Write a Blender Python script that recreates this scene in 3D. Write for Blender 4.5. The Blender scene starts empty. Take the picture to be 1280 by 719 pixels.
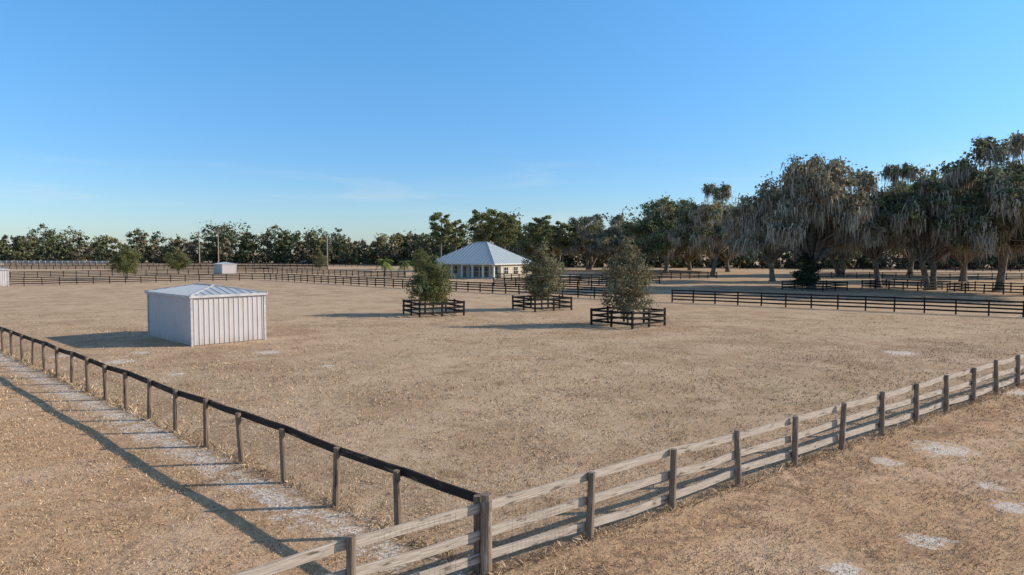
import bpy, math, random
import numpy as np
from mathutils import Vector
random.seed(7)
rng = np.random.default_rng(7)
scene = bpy.context.scene
COL = scene.collection

# ------------------------------------------------------------------ node helpers
def new_mat(name):
    m = bpy.data.materials.new(name); m.use_nodes = True
    nt = m.node_tree
    for n in list(nt.nodes): nt.nodes.remove(n)
    out = nt.nodes.new('ShaderNodeOutputMaterial')
    return m, nt, out

class NT:
    def __init__(s, nt): s.nt = nt
    def n(s, t, **kw):
        nd = s.nt.nodes.new(t)
        for k, v in kw.items(): setattr(nd, k, v)
        return nd
    def l(s, a, b): s.nt.links.new(a, b)
    def setin(s, sock, v):
        if isinstance(v, bpy.types.NodeSocket): s.l(v, sock)
        else: sock.default_value = v
    def math(s, op, a, b=0.0, clamp=False):
        nd = s.n('ShaderNodeMath', operation=op); nd.use_clamp = clamp
        s.setin(nd.inputs[0], a); s.setin(nd.inputs[1], b)
        return nd.outputs[0]
    def noise(s, vec, scale, detail=4, rough=0.55, dist=0.0):
        nd = s.n('ShaderNodeTexNoise')
        s.l(vec, nd.inputs['Vector'])
        nd.inputs['Scale'].default_value = scale
        nd.inputs['Detail'].default_value = detail
        nd.inputs['Roughness'].default_value = rough
        nd.inputs['Distortion'].default_value = dist
        return nd.outputs['Fac']
    def mapr(s, v, a, b, c=0.0, d=1.0, smooth=True):
        nd = s.n('ShaderNodeMapRange')
        nd.interpolation_type = 'SMOOTHSTEP' if smooth else 'LINEAR'
        s.l(v, nd.inputs[0])
        for i, x in enumerate((a, b, c, d)): nd.inputs[i+1].default_value = x
        return nd.outputs[0]
    def mix(s, f, a, b, mode='MIX'):
        nd = s.n('ShaderNodeMix', data_type='RGBA', blend_type=mode)
        s.setin(nd.inputs[0], f)
        for sock, v in ((nd.inputs[6], a), (nd.inputs[7], b)):
            if isinstance(v, (tuple, list)): sock.default_value = (v[0], v[1], v[2], 1)
            else: s.l(v, sock)
        return nd.outputs[2]
    def bsdf(s, out, col, rough=0.8, metal=0.0, spec=0.3, normal=None):
        b = s.n('ShaderNodeBsdfPrincipled')
        if isinstance(col, (tuple, list)): b.inputs['Base Color'].default_value = (*col[:3], 1)
        else: s.l(col, b.inputs['Base Color'])
        s.setin(b.inputs['Roughness'], rough)
        b.inputs['Metallic'].default_value = metal
        b.inputs['Specular IOR Level'].default_value = spec
        if normal is not None: s.l(normal, b.inputs['Normal'])
        s.l(b.outputs[0], out.inputs[0])
        return b
    def bump(s, h, strength, dist):
        b = s.n('ShaderNodeBump')
        b.inputs['Strength'].default_value = strength
        b.inputs['Distance'].default_value = dist
        s.l(h, b.inputs['Height'])
        return b.outputs[0]

def wood_mat(name, c1, c2, c3, wear=0.5, rough=0.85):
    m, nt, out = new_mat(name); N = NT(nt)
    uv = N.n('ShaderNodeUVMap').outputs[0]
    mp = N.n('ShaderNodeMapping'); mp.inputs['Scale'].default_value = (1.2, 30, 1)
    N.l(uv, mp.inputs['Vector'])
    g = N.noise(mp.outputs[0], 1.5, 6, 0.65)
    mp2 = N.n('ShaderNodeMapping'); mp2.inputs['Scale'].default_value = (1.0, 5, 1)
    N.l(uv, mp2.inputs['Vector'])
    p = N.noise(mp2.outputs[0], 1.6, 5, 0.6)
    col = N.mix(N.mapr(g, 0.3, 0.7), c1, c2)
    col = N.mix(N.mapr(p, wear, wear+0.12), col, c3)
    N.bsdf(out, col, rough, 0, 0.2, N.bump(g, 0.5, 0.01))
    return m

def flat_mat(name, col, rough=0.7, metal=0.0, var=0.12, scale=3.0, spec=0.3):
    m, nt, out = new_mat(name); N = NT(nt)
    tc = N.n('ShaderNodeTexCoord').outputs['Object']
    n = N.noise(tc, scale, 5, 0.6)
    d = tuple(c*(1-var*2) for c in col); l = tuple(min(1, c*(1+var)) for c in col)
    N.bsdf(out, N.mix(N.mapr(n, 0.3, 0.7), d, l), rough, metal, spec)
    return m

def painted_metal(name, col, dirt, metal=0.0, rough=.5):
    m, nt, out = new_mat(name); N = NT(nt)
    tcn = N.n('ShaderNodeTexCoord').outputs['Object']
    mp = N.n('ShaderNodeMapping'); mp.inputs['Scale'].default_value = (1, 1, 0.25)
    N.l(tcn, mp.inputs['Vector'])
    n = N.noise(mp.outputs[0], 2.2, 6, 0.65)
    sep = N.n('ShaderNodeSeparateXYZ'); N.l(tcn, sep.inputs[0])
    low = N.mapr(sep.outputs[2], 0.0, 0.7, 0.6, 0.0)
    f = N.math('MAXIMUM', N.mapr(n, 0.45, 0.8, 0, 0.4), N.math('MULTIPLY', low, N.mapr(n, 0.3, 0.6)))
    N.bsdf(out, N.mix(f, col, dirt), rough, metal, 0.4)
    return m

def leaf_mat(name, trans=0.0):
    m, nt, out = new_mat(name); N = NT(nt)
    a = N.n('ShaderNodeAttribute'); a.attribute_name = 'tint'
    d = N.n('ShaderNodeBsdfDiffuse')
    N.l(a.outputs['Color'], d.inputs['Color'])
    if trans <= 0:
        N.l(d.outputs[0], out.inputs[0]); return m
    t = N.n('ShaderNodeBsdfTranslucent'); N.l(a.outputs['Color'], t.inputs['Color'])
    mx = N.n('ShaderNodeMixShader'); mx.inputs[0].default_value = trans
    N.l(d.outputs[0], mx.inputs[1]); N.l(t.outputs[0], mx.inputs[2]); N.l(mx.outputs[0], out.inputs[0])
    return m

def bark_mat():
    m, nt, out = new_mat('oak_bark'); N = NT(nt)
    tcn = N.n('ShaderNodeTexCoord').outputs['Object']
    n = N.noise(tcn, 3.0, 4, 0.7)
    N.bsdf(out, N.mix(N.mapr(n, 0.3, 0.7), (0.09, 0.07, 0.052), (0.27, 0.225, 0.18)), 0.9, 0, 0.1)
    return m

M_LEAF = leaf_mat('foliage', .3); M_BARK = bark_mat(); M_MOSS = leaf_mat('hanging_moss', 0.0); M_FARLEAF = leaf_mat('far_foliage', .0)
M_GRASS = leaf_mat('dry_grass_blades', 0.0)
M_BLACKFENCE = wood_mat('black_fence_paint', (0.012, 0.011, 0.010), (0.03, 0.027, 0.025), (0.09, 0.075, 0.06), 0.62)
M_RAILBLACK = wood_mat('weathered_black_board', (0.016, 0.014, 0.013), (0.05, 0.042, 0.037), (0.18, 0.135, 0.10), 0.55)
M_RAIL = wood_mat('weathered_board', (0.31, 0.25, 0.20), (0.62, 0.53, 0.44), (0.14, 0.105, 0.083), 0.55)
M_POST = wood_mat('weathered_post', (0.13, 0.098, 0.072), (0.32, 0.24, 0.18), (0.42, 0.335, 0.26), 0.55)
M_POSTB = wood_mat('brown_post', (0.14, 0.096, 0.068), (0.34, 0.24, 0.17), (0.09, 0.065, 0.05), 0.54)
M_WIRE = flat_mat('fence_wire', (0.13, 0.11, 0.09), 0.6, 0.3)
M_WHITEF = flat_mat('white_fence_paint', (0.75, 0.74, 0.72), 0.5)

# ------------------------------------------------------------------ mesh builder
class MB:
    def __init__(s): s.v = []; s.f = []; s.uv = []; s.m = []
    def face(s, pts, mat=0, uv=None):
        i = len(s.v); s.v += [tuple(p) for p in pts]; s.f.append(tuple(range(i, i+len(pts))))
        s.uv += uv if uv else [(p[0]*0.7+p[1]*0.7, p[2]) for p in pts]; s.m.append(mat)
    def beam(s, p0, p1, w, h, mat=0, side=None, taper=1.0):
        p0 = Vector(p0); p1 = Vector(p1); a = (p1-p0); L = a.length; a.normalize()
        if side is None:
            side = Vector((0, 0, 1)).cross(a) if abs(a.z) < 0.95 else Vector((1, 0, 0))
        side = Vector(side); side = (side - a*side.dot(a)).normalized(); up = a.cross(side)
        i = len(s.v)
        for p, t in ((p0, 1.0), (p1, taper)):
            for sx, sy in ((-1, -1), (1, -1), (1, 1), (-1, 1)):
                s.v.append(tuple(p + side*(sx*w*t/2) + up*(sy*h*t/2)))
        off = random.random()*50; vo = random.random()*50
        per = [0, w, w+h, 2*w+h, 2*w+2*h]
        for k in range(4):
            k2 = (k+1) % 4
            s.f.append((i+k, i+k2, i+4+k2, i+4+k)); s.m.append(mat)
            s.uv += [(off, vo+per[k]), (off, vo+per[k+1]), (off+L, vo+per[k+1]), (off+L, vo+per[k])]
        s.f.append((i+3, i+2, i+1, i)); s.m.append(mat); s.uv += [(off, vo), (off, vo+w), (off+h, vo+w), (off+h, vo)]
        s.f.append((i+4, i+5, i+6, i+7)); s.m.append(mat); s.uv += [(off, vo), (off, vo+w), (off+h, vo+w), (off+h, vo)]
    def cyl(s, p0, p1, r0, r1, mat=0, sides=9):
        p0 = Vector(p0); p1 = Vector(p1); a = (p1-p0); L = a.length; a.normalize()
        side = Vector((1, 0, 0)) if abs(a.z) > 0.7 else Vector((0, 0, 1)).cross(a)
        side = (side-a*side.dot(a)).normalized(); up = a.cross(side)
        i = len(s.v)
        for p, r in ((p0, r0), (p1, r1)):
            for k in range(sides):
                an = 2*math.pi*k/sides
                s.v.append(tuple(p+side*math.cos(an)*r+up*math.sin(an)*r))
        off = random.random()*50
        for k in range(sides):
            k2 = (k+1) % sides
            s.f.append((i+k, i+k2, i+sides+k2, i+sides+k)); s.m.append(mat)
            a0 = k/sides*6.28*r0; a1 = (k+1)/sides*6.28*r0
            s.uv += [(off, a0), (off, a1), (off+L, a1), (off+L, a0)]
        s.f.append(tuple(i+sides+k for k in range(sides))); s.m.append(mat)
        s.uv += [(off+math.cos(k)*.1, math.sin(k)*.1) for k in range(sides)]
    def box(s, c, dx, dy, lx, ly, z0, z1, mat=0):
        c = Vector((c[0], c[1], 0)); dx = Vector((dx[0], dx[1], 0)); dy = Vector((dy[0], dy[1], 0))
        b = [c+dx*(sx*lx/2)+dy*(sy*ly/2) for sx, sy in ((-1, -1), (1, -1), (1, 1), (-1, 1))]
        lo = [Vector((p.x, p.y, z0)) for p in b]; hi = [Vector((p.x, p.y, z1)) for p in b]
        for k in range(4):
            k2 = (k+1) % 4; s.face([lo[k], lo[k2], hi[k2], hi[k]], mat)
        s.face(hi, mat); s.face(lo[::-1], mat)
    def build(s, name, mats, origin=(0, 0, 0), parent=None):
        me = bpy.data.meshes.new(name)
        o = Vector(origin)
        me.from_pydata([tuple(Vector(v)-o) for v in s.v], [], s.f)
        uvl = me.uv_layers.new(name='UVMap')
        uvl.data.foreach_set('uv', np.array(s.uv, dtype=np.float32).ravel())
        me.polygons.foreach_set('material_index', s.m)
        for m in mats: me.materials.append(m)
        me.update()
        ob = bpy.data.objects.new(name, me); COL.objects.link(ob)
        if parent: ob.parent = parent
        else: ob.location = o
        return ob

def empty(name, loc):
    e = bpy.data.objects.new(name, None); e.location = loc; e.empty_display_size = 0.5
    COL.objects.link(e); return e

# ------------------------------------------------------------------ fences
def post_positions(pts, spacing):
    res = []
    for a, b in zip(pts[:-1], pts[1:]):
        a = Vector((*a, 0)); b = Vector((*b, 0)); n = max(1, round((b-a).length/spacing))
        seg = [a.lerp(b, i/n) for i in range(n+1)]
        res.append(seg)
    return res

def fence(name, pts, spacing=2.45, h=1.4, post=0.13, rails=(0.35, 0.7, 1.02, 1.32), rw=0.15, rt=0.035,
          mats=None, side=1, jit=0.012, rnd=False, closed=False, wire=False):
    mats = mats or [M_BLACKFENCE, M_BLACKFENCE, M_WIRE]
    if closed: pts = list(pts)+[pts[0]]
    mb = MB()
    o = (pts[0][0], pts[0][1], 0)
    segs = post_positions(pts, spacing)
    for si, seg in enumerate(segs):
        d = (seg[-1]-seg[0]).normalized(); nrm = Vector((-d.y, d.x, 0))*side
        last = len(seg) if (si == len(segs)-1 and not closed) else len(seg)-1
        for p in seg[:last]:
            tilt = Vector((random.gauss(0, jit*1.6), random.gauss(0, jit*1.6), 0))
            hh = h+random.uniform(-.03, .05)
            if rnd:
                mb.cyl(p+Vector((0, 0, -.1)), p+tilt+Vector((0, 0, hh)), post*.55, post*.48, 1, 10)
            else:
                mb.beam(p+Vector((0, 0, -.1)), p+tilt+Vector((0, 0, hh)), post, post, 1, side=d)
        for z in rails:
            zz = [z+random.gauss(0, jit) for _ in seg]
            for i in range(len(seg)-1):
                off = nrm*(post/2+rt/2+0.002)
                z0 = zz[i]+random.gauss(0, jit*.4)
                q0 = seg[i]+off+Vector((0, 0, z0)); q1 = seg[i+1]+off+Vector((0, 0, zz[i+1]))
                mid = (q0+q1)/2+Vector((0, 0, -abs(random.gauss(0, jit*.7))))+nrm*random.gauss(0, jit*.4)
                dd = d*0.004
                mb.beam(q0+dd, mid, rt, rw, 0); mb.beam(mid, q1-dd, rt, rw, 0)
        if wire:
            L = (seg[-1]-seg[0]).length; off = nrm*(post*.55+.001)
            zt = 1.2
            for k in range(int(L/0.1)):
                p = seg[0]+d*(k*0.1+0.05)+off
                w = d*0.0013
                mb.face([p-w+Vector((0, 0, .02)), p+w+Vector((0, 0, .02)), p+w+Vector((0, 0, zt)), p-w+Vector((0, 0, zt))], 2)
            z = 0.04
            while z < zt:
                for i in range(len(seg)-1):
                    p = seg[i]+off+nrm*.006; q = seg[i+1]+off+nrm*.006; u = Vector((0, 0, .0014))
                    mb.face([p+Vector((0, 0, z))-u, q+Vector((0, 0, z))-u, q+Vector((0, 0, z))+u, p+Vector((0, 0, z))+u], 2)
                z += 0.1
    return mb.build(name, mats, o)

LD = Vector((-0.7265, 0.687, 0)).normalized()
RD = Vector((0.79, 0.613, 0)).normalized()
C0 = Vector((-0.45, 11.36, 0))
e1 = C0+LD*44.8
fence('wire_mesh_fence', [(C0.x+LD.x*.18, C0.y+LD.y*.18), (e1.x, e1.y)], 2.28, 1.32, 0.15, (1.24,), 0.17, 0.045,
      [M_RAILBLACK, M_POSTB, M_WIRE], side=-1, rnd=True, wire=True, jit=0.022)
s0 = C0-RD*(2.45*4); e2 = C0+RD*(2.45*20)
fence('board_fence', [(s0.x, s0.y), (e2.x, e2.y)], 2.45, 1.30, 0.15, (0.27, 0.72, 1.17), 0.16, 0.04,
      [M_RAIL, M_POST, M_WIRE], side=1, jit=0.028, rnd=True, wire=True)
mb = MB()
mb.cyl(C0+LD*.12+Vector((0.1, -.08, -.1)), C0+LD*.12+Vector((.1, -.08, 1.42)), .1, .095, 0, 12)
mb.build('corner_fence_post', [M_POST], tuple(C0))

fence('black_board_fence', [(72, 38.2), (43.5, 57.9), (17.8, 75.7)])
fence('black_board_fence', [(13.5, 78.8), (-17, 106), (-50, 138), (-97, 101.5)])
fence('black_board_fence', [(-118, 140), (-68, 187), (-23, 147)])
fence('black_board_fence', [(-3, 138), (16, 112), (26, 120)])
fence('black_board_fence', [(9, 130), (43.8, 146)])
fence('black_board_fence', [(17.5, 95), (6, 106), (-3, 113)])
fence('black_board_fence', [(-205, 276), (-120, 268), (-40, 262)])
fence('black_board_fence', [(-180, 225), (-60, 222)])
fence('black_board_fence', [(75, 225), (130, 200), (200, 190)])
fence('black_board_fence', [(62, 150), (100, 138), (130, 120)])
fence('white_board_fence', [(-280, 335), (-185, 322)], 3.0, 1.6, .2, (0.5, 1.0, 1.45), .24, .05, [M_WHITEF, M_WHITEF, M_WIRE])

def guard(cx, cy, side, ang, name='tree_guard_fence', n=2):
    a = math.radians(ang); ux = Vector((math.cos(a), math.sin(a))); uy = Vector((-ux.y, ux.x)); c = Vector((cx, cy))
    pts = [tuple(c+ux*(sx*side/2)+uy*(sy*side/2)) for sx, sy in ((-1, -1), (1, -1), (1, 1), (-1, 1))]
    fence(name, pts, side/n, 1.3, .13, (0.35, 0.76, 1.16), .15, .035, side=-1, closed=True)
G = [(-7.0, 60.5, 4.1, 28), (2.9, 66.0, 4.1, 30), (8.8, 51.6, 3.9, 42)]
for g in G: guard(*g)
guard(44.8, 101, 6.4, 35); guard(60, 104, 8.5, 30, n=4); guard(67, 94, 9, 35, n=4)

# ------------------------------------------------------------------ buildings
M_SHEDW = painted_metal('shed_wall_metal', (0.53, 0.485, 0.475), (0.33, 0.27, 0.225))
M_SHEDR = painted_metal('shed_roof_metal', (0.42, 0.46, 0.50), (0.34, 0.35, 0.36))
M_TRIM = flat_mat('shed_trim', (0.54, 0.51, 0.51), 0.5)
M_DARK = flat_mat('dark_interior', (0.02, 0.018, 0.016), 0.9)
M_ROOF = painted_metal('house_roof_metal', (0.44, 0.50, 0.53), (0.38, 0.43, 0.47))
M_STUCCO = flat_mat('stucco', (0.56, 0.49, 0.37), 0.9, 0, .05)
M_WTRIM = flat_mat('white_trim', (0.62, 0.62, 0.60), 0.6, 0, .04)
M_GLASS = flat_mat('window_glass', (0.03, 0.04, 0.05), 0.1, 0, .2, 1, 0.8)
M_CONC = flat_mat('concrete', (0.42, 0.40, 0.37), 0.9)

def hip_roof(c, dx, dy, L, W, z0, z1, seam, mat=0, tmat=1, th=0.12, rib=0.035):
    mb = MB(); c = Vector((c[0], c[1], 0)); dx = Vector((dx[0], dx[1], 0)).normalized(); dy = Vector((dy[0], dy[1], 0)).normalized()
    hl, hw = L/2, W/2; rl = hl-hw; sl = (z1-z0)/hw
    P = lambda a, b, z: c+dx*a+dy*b+Vector((0, 0, z))
    cor = [P(-hl, -hw, z0), P(hl, -hw, z0), P(hl, hw, z0), P(-hl, hw, z0)]
    r0, r1 = P(-rl, 0, z1), P(rl, 0, z1)
    mb.face([cor[0], cor[1], r1, r0], mat); mb.face([cor[1], cor[2], r1], mat)
    mb.face([cor[2], cor[3], r0, r1], mat); mb.face([cor[3], cor[0], r0], mat)
    mb.face([v-Vector((0, 0, th)) for v in cor[::-1]], tmat)
    for k in range(4):
        a, b = cor[k], cor[(k+1) % 4]
        d = (b-a).normalized(); out = Vector((d.y, -d.x, 0))
        mb.beam(a-Vector((0, 0, th/2))+out*.012-d*.01, b-Vector((0, 0, th/2))+out*.012+d*.01, .03, th+.03, tmat)
    for a, b in ((cor[0], r0), (cor[3], r0), (cor[1], r1), (cor[2], r1), (r0, r1)):
        if (a-b).length > .05: mb.beam(a+Vector((0, 0, .02)), b+Vector((0, 0, .02)), .16, .04, tmat)
    n = int(L/seam)
    for i in range(1, n):
        s = i*L/n; run = min(s, L-s, hw)
        if run < .15: continue
        for sg in (-1, 1):
            mb.beam(P(-hl+s, sg*hw, z0+rib*.4), P(-hl+s, sg*(hw-run), z0+sl*run+rib*.4), rib, rib, mat)
    n = int(W/seam)
    for i in range(1, n):
        s = i*W/n; run = min(s, W-s)
        if run < .15: continue
        for sg in (-1, 1):
            mb.beam(P(sg*hl, -hw+s, z0+rib*.4), P(sg*(hl-run), -hw+s, z0+sl*run+rib*.4), rib, rib, mat)
    return mb

def ribbed_wall(mb, p0, p1, z0, z1, sp=0.3, dep=0.035, mat=0):
    p0 = Vector((*p0, 0)); p1 = Vector((*p1, 0)); d = p1-p0; L = d.length; d.normalize(); out = Vector((d.y, -d.x, 0))
    n = max(1, round(L/sp)); sp = L/n; prof = [(0, 0)]
    for i in range(n):
        x = (i+.5)*sp
        prof += [(x-.055, 0), (x-.025, dep), (x+.025, dep), (x+.055, 0)]
    prof.append((L, 0))
    for (a, oa), (b, ob) in zip(prof[:-1], prof[1:]):
        A = p0+d*a+out*oa; B = p0+d*b+out*ob
        mb.face([A+Vector((0, 0, z0)), B+Vector((0, 0, z0)), B+Vector((0, 0, z1)), A+Vector((0, 0, z1))], mat)

def shed(name, near, dL, L, W, h=2.95, peak=0.48):
    dL = Vector(dL).normalized(); dW = Vector((dL.y, -dL.x))
    near = Vector(near); e = empty(name, (near.x, near.y, 0)); o = (near.x, near.y, 0)
    A = near; B = near+dW*W; Cc = near+dW*W+dL*L; D = near+dL*L
    mb = MB(); ribbed_wall(mb, A, B, 0.03, h); ribbed_wall(mb, D, A, 0.03, h, .3, .02); ribbed_wall(mb, Cc, D, .03, h)
    ribbed_wall(mb, B, B+dL*(L*.15), .03, h); ribbed_wall(mb, B+dL*(L*.85), Cc, .03, h); ribbed_wall(mb, B+dL*(L*.15), B+dL*(L*.85), h-.5, h)
    mb.build('walls', [M_SHEDW], o, e)
    mb = MB()
    for p in (A, B, Cc, D): mb.box(p, dL, dW, .12, .12, 0, h-.01)
    mb.build('corner_trim', [M_TRIM], o, e)
    c = near+dW*(W/2)+dL*(L/2)
    hip_roof(c, dL, dW, L+.3, W+.3, h+.02, h+.02+peak, .45).build('roof', [M_SHEDR, M_TRIM], o, e)
    return e
shed('metal_shed', (-18.8, 39.9), (-0.72, 0.69), 7.1, 4.5)
shed('metal_shed', (-73.0, 172), (-0.72, 0.69), 5.0, 3.6, 2.6, .5)
shed('metal_shed', (-84.5, 108.5), (-0.72, 0.69), 5.0, 3.6, 2.8, .5)

def house():
    n0 = Vector((-3.7, 142)); dl = Vector((-.82, .57)).normalized(); dw = Vector((dl.y, -dl.x))
    if dw.y < 0: dw = -dw
    L, W = 17.5, 14.5
    o = (n0.x, n0.y, 0); e = empty('metal_roof_house', o); c = n0+dl*L/2+dw*W/2
    H = 3.2
    mb = MB(); mb.box(c+dw*1.2, dl, dw, L, W-2.4, 0, H, 0)
    mb.box(c+dw*1.2, dl, dw, L+.1, W-2.3, 0, .25, 1); mb.build('walls', [M_STUCCO, M_CONC], o, e)
    mb = MB(); mb.box(n0+dl*L/2+dw*1.1, dl, dw, L+.4, 2.6, 0, .15, 0); mb.build('porch_floor', [M_CONC], o, e)
    mb = MB()
    for i in range(7):
        mb.box(n0+dl*(.3+i*(L-.6)/6)+dw*.25, dl, dw, .35, .35, .15, H-.25, 0)
    mb.box(n0+dl*L/2+dw*.25, dl, dw, L, .4, H-.25, H-.01, 0); mb.build('porch_columns', [M_WTRIM], o, e)
    fr = MB(); gl = MB()
    def win(p, d, out, w, z0, z1):
        fr.box(p+out*.04, d, out, w+.3, .08, z0-.12, z1+.12, 0)
        gl.box(p+out*.07, d, out, w, .07, z0, z1, 0)
        fr.box(p+out*.1, d, out, .07, .05, z0, z1, 0)
        fr.box(p+out*.1, d, out, w, .05, (z0+z1)/2-.03, (z0+z1)/2+.03, 0)
    for i, (w, z0) in enumerate(((1.6, .9), (2.4, .3), (2.4, .3), (1.1, .2), (1.6, .9), (1.6, .9))):
        win(n0+dl*(1.6+i*2.75)+dw*2.4, dl, -dw, w, z0, 2.5)
    for i in range(3):
        win(n0+dw*(4.2+i*3.6), dw, -dl, 1.5, .95, 2.4)
    fr.build('window_frames', [M_WTRIM], o, e); gl.build('window_panes', [M_GLASS], o, e)
    hip_roof(c, dl, dw, L+1.2, W+1.2, H, 7.9, .9, rib=.07, th=.22).build('roof', [M_ROOF, M_WTRIM], o, e)
    c3 = n0+dl*(L+2.9)+dw*8.5
    mb = MB(); mb.box(c3, dl, dw, 5.8, 6, 0, 3.0, 0); mb.box(c3-dw*3.05, dl, dw, 3.4, .08, .02, 2.3, 1); mb.build('garage_wing_walls', [M_STUCCO, M_WTRIM], o, e)
    hip_roof(c3, dl, dw, 6.9, 6.7, 3.0, 4.7, .9, rib=.07, th=.2).build('garage_wing_roof', [M_ROOF, M_WTRIM], o, e)
house()

def barn():
    x, y = 168, 262
    o = (x, y, 0); e = empty('grey_barn', o); d = Vector((.95, .3)).normalized(); q = Vector((-d.y, d.x)); c = Vector((x, y))
    mb = MB(); mb.box(c, d, q, 9, 7, 0, 2.8, 0); mb.box(c-q*3.53, d, q, 3, .1, 0, 2.3, 1); mb.box(c-q*3.53-d*3.4, d, q, 1.2, .1, 1, 2, 1)
    mb.build('walls', [flat_mat('barn_red_grey', (.20, .13, .12), .9), M_DARK], o, e)
    hip_roof(c, d, q, 9.8, 7.8, 2.8, 4.4, .9, rib=.06).build('roof', [flat_mat('barn_roof', (.3, .32, .34), .6), M_TRIM], o, e)
barn()

M_POLE = wood_mat('utility_pole_wood', (.26, .21, .165), (.42, .35, .28), (.2, .165, .13), .6)
def pole(x, y, h):
    mb = MB(); mb.cyl((x, y, -.2), (x, y, h), .25, .18, 0, 10); mb.beam((x-1.3, y, h-.6), (x+1.3, y, h-.6), .14, .16, 0)
    for k in (-1.1, 0, 1.1): mb.cyl((x+k, y, h-.5), (x+k, y, h-.2), .07, .05, 0, 6)
    mb.build('utility_pole', [M_POLE], (x, y, 0))
pole(-63.5, 235, 12.5); pole(-129, 282, 14.5); pole(-122, 284, 15.5)

# ------------------------------------------------------------------ vegetation (numpy quads)
def norm(a): return a/np.maximum(np.linalg.norm(a, axis=1, keepdims=True), 1e-6)
def leaf_quads(P, out, size, elong=1.6, jitter=0.8):
    n = len(P)
    nn = norm(out+rng.normal(0, jitter, (n, 3)))
    t = norm(np.cross(nn, rng.normal(0, 1, (n, 3)))); b = np.cross(nn, t)
    s = (size*rng.uniform(.6, 1.4, n))[:, None]
    V = np.stack([P-t*s*elong*.5, P-b*s*.5+nn*s*.12, P+t*s*elong*.5, P+b*s*.5+nn*s*.12], axis=1).reshape(-1, 3)
    return V
def tube(pts, radii, sides=7):
    pts = np.array(pts, float); V = []; F = []
    for i, p in enumerate(pts):
        a = pts[min(i+1, len(pts)-1)]-pts[max(i-1, 0)]; a = a/np.linalg.norm(a)
        s = np.cross(a, [0.31, 0.2, 0.93] if abs(a[2]) < .9 else [1, 0, 0]); s /= np.linalg.norm(s); u = np.cross(a, s)
        for k in range(sides):
            an = 2*math.pi*k/sides; V.append(p+(s*math.cos(an)+u*math.sin(an))*radii[i])
    for i in range(len(pts)-1):
        for k in range(sides):
            k2 = (k+1) % sides; F.append((i*sides+k, i*sides+k2, (i+1)*sides+k2, (i+1)*sides+k))
    return np.array(V), np.array(F)
class Veg:
    def __init__(s): s.V = []; s.F = []; s.M = []; s.C = []; s.n = 0
    def add(s, V, F, m, C):
        if len(V) == 0: return
        s.V.append(V); s.F.append(F+s.n); s.M.append(np.full(len(F), m)); s.C.append(C); s.n += len(V)
    def quads(s, V, m, Cq):
        n = len(V)//4; s.add(V, np.arange(4*n).reshape(n, 4), m, np.repeat(Cq, 4, axis=0))
    def tube(s, pts, radii, sides=7):
        V, F = tube(pts, radii, sides); s.add(V, F, 0, np.full((len(V), 3), .1))
    def mesh(s, name, mats):
        V = np.concatenate(s.V); F = np.concatenate(s.F); M = np.concatenate(s.M); C = np.concatenate(s.C)
        me = bpy.data.meshes.new(name)
        me.vertices.add(len(V)); me.vertices.foreach_set('co', V.astype(np.float32).ravel())
        me.loops.add(len(F)*4); me.loops.foreach_set('vertex_index', F.astype(np.int32).ravel())
        me.polygons.add(len(F)); me.polygons.foreach_set('loop_start', np.arange(0, len(F)*4, 4, dtype=np.int32))
        try: me.polygons.foreach_set('loop_total', np.full(len(F), 4, dtype=np.int32))
        except Exception: pass
        me.polygons.foreach_set('material_index', M.astype(np.int32))
        at = me.attributes.new('tint', 'FLOAT_COLOR', 'POINT')
        at.data.foreach_set('color', np.concatenate([C, np.ones((len(C), 1))], axis=1).astype(np.float32).ravel())
        for m in mats: me.materials.append(m)
        me.update(calc_edges=True); me.validate()
        return me
def put(name, me, loc, rot=0, sc=(1, 1, 1)):
    ob = bpy.data.objects.new(name, me); ob.location = loc; ob.rotation_euler = (0, 0, rot); ob.scale = sc
    COL.objects.link(ob); return ob

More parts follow.
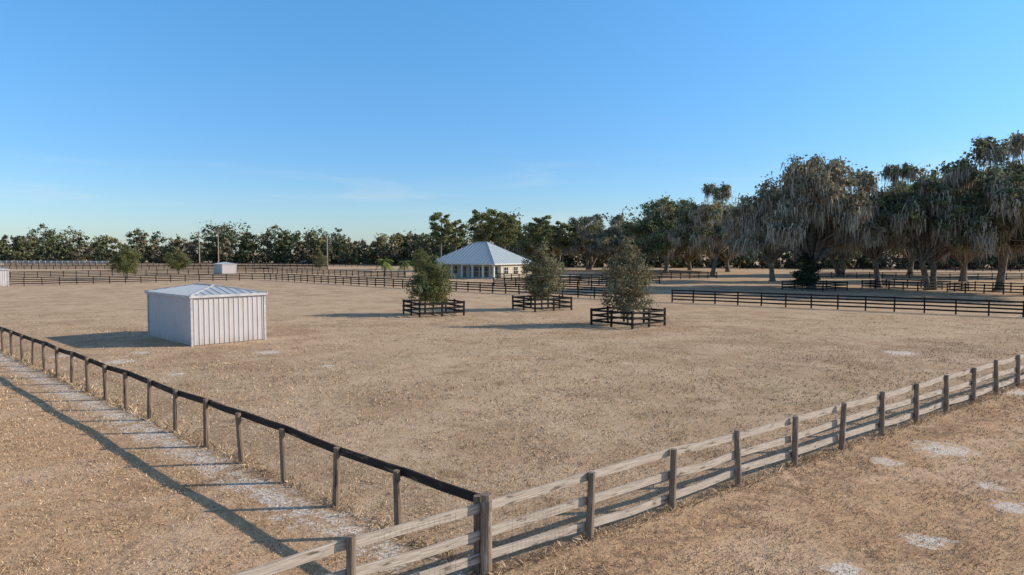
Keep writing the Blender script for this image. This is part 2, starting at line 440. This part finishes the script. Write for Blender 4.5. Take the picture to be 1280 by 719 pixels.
def sph(n):
    return norm(rng.normal(0, 1, (n, 3)))
def crown(vg, lobes, nleaf, ls, tint, subs=14, spread=.3, moss=0, mosslen=(.5, 1.8), squash=.75, mossw=.16, reach=1.0):
    tot = sum(r*r for _, r in lobes)
    for c, r in lobes:
        c = np.array(c, float); nl = max(8, int(nleaf*r*r/tot))
        sc = sph(subs); sc[:, 2] = np.where(sc[:, 2] < -.3, sc[:, 2]*.5, sc[:, 2])
        rad = r*rng.uniform(.45, reach, subs)
        sp = c+sc*rad[:, None]*np.array([1, 1, squash])
        w = rng.uniform(.4, 1.6, subs); w /= w.sum()
        idx = rng.choice(subs, nl, p=w)
        g = rng.normal(0, 1, (nl, 3))*np.array([1, 1, .75])
        P = sp[idx]+g*r*spread*rng.uniform(.4, 1, nl)[:, None]
        out = norm(P-c)*.8+norm(P-sp[idx])*.6+np.array([0, 0, .3])
        V = leaf_quads(P, out, ls)
        lb = rng.uniform(.8, 1.2); sb = rng.uniform(.65, 1.35, subs)
        hue = rng.normal(0, .07, subs)
        C = np.array(tint)[None]*(lb*sb[idx]*rng.uniform(.65, 1.35, nl))[:, None]
        C = C*np.stack([1+hue[idx]+.03, np.ones(nl), 1-hue[idx]], axis=1)
        vg.quads(V, 1, np.clip(C, .005, .9))
        if moss > 0:
            nm = int(moss*subs)
            for k in rng.choice(subs, nm, replace=False):
                m = rng.integers(16, 38)
                P = sp[k]+rng.normal(0, 1, (m, 3))*np.array([.5, .5, .45])*r*.42+np.array([0, 0, -r*.05])
                ll = (rng.uniform(*mosslen, m)*rng.uniform(.5, 1.5))[:, None]; ww = rng.uniform(.5, 1.3, m)[:, None]*mossw
                an = rng.uniform(0, 6.28, m); hd = np.stack([np.cos(an), np.sin(an), np.zeros(m)], axis=1)
                dn = np.array([0, 0, -1.0])+rng.normal(0, .16, (m, 3))
                V = np.stack([P-hd*ww*.6, P+hd*ww*.6, P+dn*ll+hd*ww*.1, P+dn*ll-hd*ww*.1], axis=1).reshape(-1, 3)
                C = np.array([.44, .385, .30])[None]*rng.uniform(.55, 1.25, m)[:, None]
                vg.quads(V, 2, C)

def oak_mesh(name, H, R, zb, nl, leaves, ls, tint, tr, moss=.3, forks=1):
    vg = Veg(); zc = zb+(H-zb)*.36; lobes = []
    for i in range(nl):
        an = i*2.399+rng.uniform(-.5, .5); ph = rng.uniform(-.6, 1.45) if i % 3 else rng.uniform(-.45, .4)
        f = rng.uniform(.4, 1.02)
        r = R*rng.uniform(.14, .31)
        x = math.cos(an)*math.cos(ph*.9)*R*f; y = math.sin(an)*math.cos(ph*.9)*R*f
        z = zc+(math.sin(ph)*(H-zc-r*.6)*min(1, f+.05) if ph > 0 else math.sin(ph)*(zc-zb)*1.1)
        lobes.append(((x, y, z), r))
    lobes.append(((0, 0, zc+(H-zc)*.35), R*.32))
    fz = zb*.85
    for k in range(forks):
        ox = (k-(forks-1)/2)*1.6
        lean = rng.uniform(-.8, .8, 2)
        fork = np.array([ox*1.5+lean[0], lean[1], fz])
        vg.tube([(ox*.6, 0, -.2), (ox*.6, 0, .5), (ox+lean[0]*.4, lean[1]*.4, fz*.5), fork], [tr*1.6, tr*1.1, tr*.9, tr*.88], 10)
        for j, (c, r) in enumerate(lobes):
            if j % forks != k: continue
            c = np.array(c); m1 = fork+(c-fork)*.35+np.array([0, 0, .12*np.linalg.norm(c-fork)])+rng.normal(0, .5, 3)
            m2 = fork+(c-fork)*.7+rng.normal(0, .6, 3)+np.array([0, 0, .6])
            r0 = tr*rng.uniform(.2, .48)
            vg.tube([fork-np.array([0, 0, .3]), m1, m2, c], [r0, r0*.75, r0*.45, r0*.16], 6)
            for q in range(5):
                d = sph(1)[0]; d[2] = abs(d[2])*.8
                vg.tube([m2*.4+c*.6, c+d*r*.5, c+d*r*1.0], [r0*.22, r0*.13, .02], 4)
    crown(vg, lobes, leaves, ls, tint, 18, .27, moss, reach=1.2)
    return vg.mesh(name, [M_BARK, M_LEAF, M_MOSS])

oakA = oak_mesh('oak_a', 20, 10, 4.2, 38, 25000, .32, (.26, .235, .155), .58, .8)
oakB = oak_mesh('oak_b', 20, 9, 5.0, 32, 22000, .32, (.185, .195, .105), .5, .5, 2)
oakC = oak_mesh('oak_c', 20, 11, 3.6, 42, 27000, .34, (.195, .21, .10), .6, .22, 1)
oakD = oak_mesh('oak_d', 20, 8.5, 5.6, 28, 20000, .32, (.21, .21, .125), .5, .6, 1)
OAKS = [(oakA, 44.8, 102, 20.8, 10.2, .3), (oakD, 57.5, 107, 19.2, 7.5, 1.1), (oakB, 62, 101, 19.4, 8.2, 0), (oakD, 70.8, 99, 22.8, 9, 2.2),
        (oakB, 70, 88, 18.8, 9, 2.0), (oakC, 86, 130, 22, 11, .9), (oakA, 50, 131, 19.8, 8.6, 2.4), (oakD, 47, 160, 22, 8.5, 4.0),
        (oakC, 40.8, 181, 20, 12, 1.9), (oakB, 25, 221, 18, 9.5, 3.0), (oakB, 77, 160, 20, 10, 5.0), (oakC, 98, 168, 23, 12, 3.3), (oakA, 116, 152, 25, 12, 4.4),
        (oakC, 9.5, 232, 15.5, 9, 4.9), (oakD, 32, 205, 17, 8, .5), (oakC, 62, 196, 19, 12, 5.7), (oakC, 56, 215, 18, 12, .4)]
base = {oakA: (20, 10), oakB: (20, 9), oakC: (20, 11), oakD: (20, 8.5)}
for me, x, y, h, r, rot in OAKS:
    bh, br = base[me]; put('live_oak_tree', me, (x, y, 0), rot, (r/br, r/br, h/bh))

def young_mesh(name, H, R, leaves, ls, tint, zb=1.2):
    vg = Veg(); lobes = []
    n = 30
    for i in range(n):
        t = (i+.5)/n; z = zb+(H-zb)*t
        rr = R*(math.sin(math.pi*min(1, (t*.82+.18)**.85))**.75)*rng.uniform(.85, 1.15)
        an = i*2.4; f = rng.uniform(.2, .72)
        lobes.append(((math.cos(an)*rr*f, math.sin(an)*rr*f, z*.97), max(.32, rr*.44)))
    vg.tube([(0, 0, -.1), (.03, .02, zb), (-.04, .05, H*.5), (.02, 0, H*.93)], [.11, .085, .05, .012], 8)
    for c, r in lobes:
        c = np.array(c); vg.tube([(0, 0, max(.7, c[2]*.72)), c*np.array([.5, .5, .9]), c*np.array([1.25, 1.25, 1.03])], [.035, .02, .006], 4)
    crown(vg, lobes, leaves, ls, tint, 12, .36, 0, squash=1.0, reach=1.25)
    return vg.mesh(name, [M_BARK, M_LEAF, M_MOSS])
y1 = young_mesh('young_a', 5.3, 2.1, 14500, .09, (.19, .20, .085))
y2 = young_mesh('young_b', 6.6, 1.9, 13000, .095, (.205, .20, .115))
y3 = young_mesh('young_c', 6.6, 2.05, 13500, .09, (.235, .215, .13))
put('young_oak_tree', y1, (-7.0, 60.5, 0), .3); put('young_oak_tree', y2, (2.9, 66, 0), 1.2); put('young_oak_tree', y3, (8.8, 51.6, 0), 2)
put('young_oak_tree', y1, (-79, 140, 0), 1, (1.4, 1.4, 1.3)); put('young_oak_tree', y1, (-86, 176, 0), 2, (1.5, 1.5, 1.2)); put('young_oak_tree', y2, (-60, 213, 0), 2, (1.2, 1.2, .95))
put('young_oak_tree', y1, (-20, 150, 0), 3, (1.2, 1.2, 1.25))

vg = Veg(); crown(vg, [((0, 0, 1.6), 1.5), ((.4, .2, 3.4), 1.2), ((-.3, 0, 4.6), .9), ((-.8, .4, 2.2), 1.1)], 6000, .2, (.06, .07, .04), 14, .35)
vg.tube([(0, 0, -.1), (.1, 0, 2), (0, 0, 4)], [.12, .09, .03])
put('evergreen_shrub', vg.mesh('shrub', [M_BARK, M_LEAF, M_MOSS]), (43.2, 99.5, 0))

def pine_mesh(name, H, leaves, tint):
    vg = Veg(); vg.tube([(0, 0, -.2), (.1, 0, H*.35), (.3, .1, H*.7), (.2, 0, H*.97)], [.32, .26, .18, .05], 8); lobes = []
    for i in range(15):
        t = .5+.5*(i+.3)/15; an = i*2.4; rr = 3.4*math.sin(math.pi*min(1, (1.05-t)*1.5+.12))
        c = (math.cos(an)*rr*.7+.2, math.sin(an)*rr*.7, H*t*.97); lobes.append((c, rng.uniform(.9, 1.6)))
        vg.tube([(.2, 0, c[2]-.9), c], [.08, .03], 5)
    crown(vg, lobes, leaves, .32, tint, 10, .33, 0, squash=.55)
    return vg.mesh(name, [M_BARK, M_LEAF, M_MOSS])
p1 = pine_mesh('pine_a', 18, 6000, (.19, .215, .095)); p2 = pine_mesh('pine_b', 18, 5000, (.20, .21, .10))
for me, x, y, h, rot in ((p1, -23.5, 225, 19, 0), (p2, -9, 200, 18.2, 1), (p1, -5, 205, 18.6, 2), (p2, -2, 198, 16.5, 3), (p1, 9, 210, 17, 4), (p2, -19, 230, 16.8, 5),
                         (p2, 16, 215, 15.5, 1.5), (p1, 28, 240, 18, 2.2), (p1, -1, 215, 17.5, 5.2)):
    put('pine_tree', me, (x, y, 0), rot, (1.15, 1.15, h/18))

def palm_mesh():
    vg = Veg(); vg.tube([(0, 0, -.1), (.05, 0, 1.5), (0, .05, 3.0)], [.2, .16, .15], 8)
    for i in range(34):
        an = i*2.4; el = rng.uniform(-.3, 1.3); L = rng.uniform(1.5, 2.2); pts = []
        d = np.array([math.cos(an), math.sin(an)])
        for k in range(7):
            t = k/6; pts.append(np.array([d[0]*L*t*math.cos(el*(1-t*.5)), d[1]*L*t*math.cos(el*(1-t*.5)), 3.0+L*(math.sin(el)*t-.75*t*t)]))
        pr = np.array([-d[1], d[0], 0]); Vq = []
        for k in range(6):
            for sg in (-1, 1):
                for s in (0, .5):
                    a = pts[k]*(1-s)+pts[k+1]*s; b = a+(pts[k+1]-pts[k])*.35
                    tip = a+pr*sg*.5*(1-.08*k)+(pts[k+1]-pts[k])*.6+np.array([0, 0, -.15])
                    Vq += [a, b, tip, tip-(b-a)*.3]
        vg.quads(np.array(Vq), 1, np.tile(np.array([[.20, .25, .08]])*rng.uniform(.7, 1.2), (len(Vq)//4, 1)))
    return vg.mesh('palm', [M_BARK, M_LEAF, M_MOSS])
pm = palm_mesh()
put('palm_tree', pm, (-29.5, 158, 0), 0, (1.2, 1.2, 1.15)); put('palm_tree', pm, (-26.0, 165, 0), 1, (.9, .9, 1.0))

# distant trees: one object
vg = Veg()
path = [(-460, 400), (-260, 372), (-110, 345), (-30, 290), (40, 250), (110, 235), (190, 215), (330, 200)]
def along(path, step):
    out = []
    for a, b in zip(path[:-1], path[1:]):
        a = np.array(a, float); b = np.array(b, float); n = int(np.linalg.norm(b-a)/step)
        for i in range(n): out.append(a+(b-a)*(i+rng.random())/n)
    return out
for row, (dy, hm, step) in enumerate(((0, 12.0, 9), (14, 15.5, 6.2), (30, 18.5, 6.5))):
    for p in along(path, step):
        p = p+rng.normal(0, 3.2, 2)+np.array([0, dy])
        hv = 1+.15*math.sin(p[0]*.043+1.0)+.09*math.sin(p[0]*.117+row)
        if p[0] < -230: hv *= .88
        kind = rng.random()
        H = hm*hv*rng.uniform(.7, 1.14)
        R = H*(rng.uniform(.42, .6) if kind < .45 else rng.uniform(.24, .36))
        k = rng.random()
        tint = (.14, .148, .08) if k < .5 else ((.19, .165, .11) if k < .72 else ((.10, .118, .065) if k < .93 else (.215, .195, .09)))
        lobes = []
        for j in range(11):
            an = j*2.4+rng.random(); f = rng.uniform(.1, .9); zz = .1+.8*(j+rng.random())/11
            rr = R*(1-max(0, zz-.55)*(.7 if kind < .45 else 1.5))
            lobes.append(((p[0]+math.cos(an)*rr*f, p[1]+math.sin(an)*rr*f, H*zz), R*rng.uniform(.26, .46)))
        crown(vg, lobes, 600, .78, tint, 7, .38)
        vg.tube([(p[0], p[1], -.2), (p[0]+.3, p[1], H*.7)], [.25, .1], 5)
for p in along(path, 3):
    p = p+rng.normal(0, 2, 2)+np.array([0, 6]); r = rng.uniform(2.4, 4)
    crown(vg, [((p[0], p[1], r*.5), r)], 130, .85, (.115, .112, .068) if rng.random() < .7 else (.19, .16, .105), 7, .38)
put('distant_tree_line', vg.mesh('distant_tree_line', [M_BARK, M_FARLEAF, M_MOSS]), (0, 0, 0))

# ------------------------------------------------------------------ ground
SAND = [(12.1, 18.9, .95), (7.94, 12.75, .45), (10.86, 14.5, .5), (11.26, 15.8, .36), (9.84, 17.75, .4), (5.78, 11.6, .4), (21.3, 37.3, 1.0),
        (-19.8, 34.3, .8), (-20.3, 37.3, .6), (-15.2, 30.7, .35), (19.8, 26.8, .9), (-24, 36, .7), (-9, 33, .35), (-13.5, 37.5, .8), (18, 21, .5)]
NL = (-0.687, -0.7265); NR = (0.613, -0.79)
def ground_mat():
    m, nt, out = new_mat('dry_pasture_ground'); N = NT(nt)
    pos = N.n('ShaderNodeTexCoord').outputs['Object']
    sep = N.n('ShaderNodeSeparateXYZ'); N.l(pos, sep.inputs[0]); X, Y = sep.outputs[0], sep.outputs[1]
    big = N.noise(pos, .045, 4, .6, .5); med = N.noise(pos, .28, 5, .66, .6); mott = N.noise(pos, .8, 5, .72, .8); sm = N.noise(pos, 3.0, 4, .72, .4); fine = N.noise(pos, 15, 4, .78); vf = N.noise(pos, 60, 2, .7)
    amp = N.mapr(N.noise(pos, .22, 3, .6), .35, .65, .35, 1.25)
    col = N.mix(N.mapr(med, .38, .62), (.475, .315, .195), (.65, .465, .31))
    col = N.mix(N.mapr(big, .38, .62, 0, .65), col, (.66, .475, .305))
    gm = N.math('MULTIPLY', N.mapr(N.noise(pos, .12, 4, .65, .5), .52, .64, 0, .45), N.mapr(mott, .4, .6))
    col = N.mix(gm, col, (.38, .32, .18))
    col = N.mix(N.math('MULTIPLY', N.mapr(mott, .50, .68, 0, .68), amp), col, (.33, .205, .125))
    col = N.mix(N.mapr(mott, .45, .28, 0, .45), col, (.78, .60, .43))
    col = N.mix(N.math('MULTIPLY', N.mapr(sm, .52, .70, 0, .5), amp), col, (.30, .19, .12))
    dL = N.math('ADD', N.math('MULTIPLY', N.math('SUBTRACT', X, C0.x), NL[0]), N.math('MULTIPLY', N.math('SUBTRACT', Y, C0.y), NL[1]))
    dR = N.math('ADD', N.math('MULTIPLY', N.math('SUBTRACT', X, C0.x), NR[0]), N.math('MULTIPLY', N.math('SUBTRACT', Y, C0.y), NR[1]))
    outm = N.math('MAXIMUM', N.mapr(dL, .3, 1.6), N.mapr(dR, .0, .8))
    warm = N.mix(N.mapr(sm, .35, .65), (.78, .49, .27), (.55, .325, .18))
    warm = N.mix(N.mapr(med, .45, .65, 0, .55), warm, (.78, .57, .40))
    warm = N.mix(N.math('MULTIPLY', N.mapr(mott, .50, .66, 0, .7), amp), warm, (.35, .21, .125))
    col = N.mix(N.math('MULTIPLY', outm, .72), col, warm)
    wob = N.math('MULTIPLY', N.math('SUBTRACT', med, .5), 2.2)
    dRw = N.math('ADD', dR, wob)
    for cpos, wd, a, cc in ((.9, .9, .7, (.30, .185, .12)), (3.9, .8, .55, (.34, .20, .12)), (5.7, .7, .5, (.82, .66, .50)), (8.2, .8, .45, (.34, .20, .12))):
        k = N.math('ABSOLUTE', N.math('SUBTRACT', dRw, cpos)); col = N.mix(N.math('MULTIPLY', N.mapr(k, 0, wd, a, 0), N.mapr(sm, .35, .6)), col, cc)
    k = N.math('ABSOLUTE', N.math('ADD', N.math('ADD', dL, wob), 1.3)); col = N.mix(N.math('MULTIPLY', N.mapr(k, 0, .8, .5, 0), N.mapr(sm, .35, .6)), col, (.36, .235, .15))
    col = N.mix(N.math('MULTIPLY', N.mapr(fine, .46, .70, 0, .62), N.mapr(amp, .3, 1.3, .65, 1.1)), col, (.23, .148, .092))
    col = N.mix(N.mapr(fine, .43, .25, 0, .5), col, (.88, .70, .51))
    col = N.mix(N.mapr(vf, .5, .75, 0, .4), col, (.21, .138, .088))
    dLw = N.math('ADD', dL, N.math('ADD', N.math('MULTIPLY', N.math('SUBTRACT', sm, .5), 2.6), N.math('MULTIPLY', N.math('SUBTRACT', med, .5), 1.6)))
    strip = N.mapr(N.math('ABSOLUTE', N.math('SUBTRACT', dLw, .6)), .2, .6, 1, 0)
    strip = N.math('MULTIPLY', strip, N.math('MULTIPLY', N.mapr(fine, .58, .46), N.mapr(N.noise(pos, 1.6, 5, .75), .44, .52)))
    pm = None
    cmb = N.n('ShaderNodeCombineXYZ'); N.l(X, cmb.inputs[0]); N.l(Y, cmb.inputs[1])
    for x, y, r in SAND:
        vd = N.n('ShaderNodeVectorMath', operation='DISTANCE'); N.l(cmb.outputs[0], vd.inputs[0]); vd.inputs[1].default_value = (x, y, 0)
        q = N.math('SUBTRACT', 1.0, N.math('DIVIDE', vd.outputs['Value'], r))
        pm = q if pm is None else N.math('MAXIMUM', pm, q)
    pm = N.math('ADD', pm, N.math('MULTIPLY', N.math('SUBTRACT', sm, .5), 3.6))
    patch = N.math('MULTIPLY', N.mapr(pm, .1, .5), N.mapr(fine, .7, .45))
    dots = N.mapr(N.noise(pos, 5.5, 3, .5), .71, .77)
    sandm = N.math('MAXIMUM', N.math('MAXIMUM', strip, N.math('MULTIPLY', patch, .9)), N.math('MULTIPLY', dots, .5))
    sandc = N.mix(N.mapr(fine, .35, .62), (.92, .84, .75), (.62, .53, .45))
    col = N.mix(sandm, col, sandc)
    h = N.math('ADD', N.math('MULTIPLY', fine, .7), N.math('MULTIPLY', sm, .9))
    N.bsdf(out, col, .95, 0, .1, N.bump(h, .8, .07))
    return m
mb = MB(); mb.face([(-3000, -600, 0), (3000, -600, 0), (3000, 6000, 0), (-3000, 6000, 0)])
mb.build('ground', [ground_mat()])

mb = MB(); pts = [(6, 168), (30, 160), (60, 168), (110, 165), (190, 150)]
for a, b in zip(pts[:-1], pts[1:]):
    a = Vector(a); b = Vector(b)
    mb.face([(a.x, a.y-2, .01), (b.x, b.y-2, .01), (b.x, b.y+2, .01), (a.x, a.y+2, .01)])
mb.build('driveway', [flat_mat('limerock', (.6, .53, .44), .95, 0, .15, .3)])

def grass():
    nc = 5200
    Yc = np.exp(rng.uniform(math.log(7.5), math.log(60), nc)); Xc = Yc*rng.uniform(-.82, .82, nc)
    per = 26; idx = np.repeat(np.arange(nc), per); n = len(idx)
    sg = rng.uniform(.12, .5, nc)*np.clip(Yc/14, .8, 2.6)
    x = Xc[idx]+rng.normal(0, 1, n)*sg[idx]; y = Yc[idx]+rng.normal(0, 1, n)*sg[idx]
    dL = (x-C0.x)*NL[0]+(y-C0.y)*NL[1]
    keep = ~((dL > .1) & (dL < 1.0) & (rng.random(n) < .6))
    for a, b, r in SAND: keep &= ((x-a)**2+(y-b)**2 > (r*.9)**2) | (rng.random(n) < .25)
    x = x[keep]; y = y[keep]; h = rng.uniform(.02, .06, len(x))
    for D, L in ((LD, 44), (RD, 46), (-RD, 8)):
        m = int(L*85); t = L*rng.random(m)**1.5
        o = rng.normal(0, .13, m)
        fx = C0.x+D.x*t-D.y*o; fy = C0.y+D.y*t+D.x*o
        x = np.concatenate([x, fx]); y = np.concatenate([y, fy]); h = np.concatenate([h, rng.uniform(.06, .22, m)*rng.random(m)])
    n = len(x); s = np.clip(y/14, .9, 2.0)
    P = np.stack([x, y, np.zeros(n)], axis=1)
    an = rng.uniform(0, 6.28, n); hd = np.stack([np.cos(an), np.sin(an), np.zeros(n)], axis=1)
    w = (rng.uniform(.005, .012, n)*s)[:, None]
    lean = rng.normal(0, .7, (n, 3)); lean[:, 2] = 1
    top = P+lean*(h*np.sqrt(s))[:, None]; mid = P+lean*(h*.5*np.sqrt(s))[:, None]*np.array([.7, .7, 1.1])
    V = np.stack([P-hd*w*.8, P+hd*w*.8, top+hd*w*.25, mid-hd*w*.8], axis=1).reshape(-1, 3)
    pal = np.array([(.62, .445, .285), (.48, .325, .20), (.74, .57, .40), (.35, .235, .145), (.41, .34, .20)])
    C = pal[rng.choice(5, n, p=[.34, .28, .10, .20, .08])]*rng.uniform(.7, 1.15, n)[:, None]
    vg = Veg(); vg.quads(V, 0, C)
    put('dry_grass', vg.mesh('dry_grass', [M_GRASS]), (0, 0, 0))
grass()

# ------------------------------------------------------------------ sky, sun, camera
EL = math.radians(25.5); AZ = math.radians(6)     # AZ measured from +X toward +Y
w = bpy.data.worlds.new("World"); scene.world = w; w.use_nodes = True
nt = w.node_tree
for n in list(nt.nodes): nt.nodes.remove(n)
N = NT(nt)
sky = N.n('ShaderNodeTexSky'); sky.sky_type = 'NISHITA'; sky.sun_disc = False
sky.sun_elevation = EL; sky.sun_rotation = math.pi/2-AZ
sky.air_density = 1.0; sky.dust_density = 0.4; sky.ozone_density = 1.2; sky.altitude = 30
tc = N.n('ShaderNodeTexCoord').outputs['Generated']
sp = N.n('ShaderNodeSeparateXYZ'); N.l(tc, sp.inputs[0])
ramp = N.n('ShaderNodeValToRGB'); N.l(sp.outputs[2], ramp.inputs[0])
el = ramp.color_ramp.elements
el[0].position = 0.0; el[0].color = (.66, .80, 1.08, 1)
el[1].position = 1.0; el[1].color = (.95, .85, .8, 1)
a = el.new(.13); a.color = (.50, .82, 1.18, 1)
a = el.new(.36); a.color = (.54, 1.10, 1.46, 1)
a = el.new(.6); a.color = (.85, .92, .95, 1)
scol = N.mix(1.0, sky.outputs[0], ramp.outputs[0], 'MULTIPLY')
mp = N.n('ShaderNodeMapping'); mp.inputs['Scale'].default_value = (1.6, 1.6, 16); mp.inputs['Rotation'].default_value = (0.03, 0.05, 0)
N.l(tc, mp.inputs['Vector'])
cl = N.noise(mp.outputs[0], 2.0, 6, .6, .4)
band = N.math('MULTIPLY', N.mapr(sp.outputs[2], .02, .06), N.mapr(sp.outputs[2], .16, .08))
cf = N.math('MULTIPLY', N.mapr(cl, .48, .72, 0, .24), band)
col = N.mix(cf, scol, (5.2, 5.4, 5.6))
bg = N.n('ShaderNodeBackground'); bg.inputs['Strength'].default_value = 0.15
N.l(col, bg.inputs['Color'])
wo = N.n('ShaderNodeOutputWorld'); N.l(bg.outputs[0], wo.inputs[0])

sd = bpy.data.lights.new('sun', 'SUN'); sd.energy = 5.0; sd.angle = math.radians(.5); sd.color = (1.0, .88, .72)
so = bpy.data.objects.new('sun', sd); COL.objects.link(so)
d = Vector((math.cos(EL)*math.cos(AZ), math.cos(EL)*math.sin(AZ), math.sin(EL)))
so.rotation_euler = d.to_track_quat('Z', 'Y').to_euler(); so.location = d*100

cd = bpy.data.cameras.new('camera'); cam = bpy.data.objects.new('camera', cd); COL.objects.link(cam)
cam.location = (0, 0, 5.5); cam.rotation_euler = (math.radians(90-2.92), 0, 0)
cd.lens = 24; cd.sensor_width = 36; cd.clip_start = .1; cd.clip_end = 12000
scene.camera = cam
scene.view_settings.view_transform = 'Standard'; scene.view_settings.look = 'None'; scene.view_settings.exposure = 0
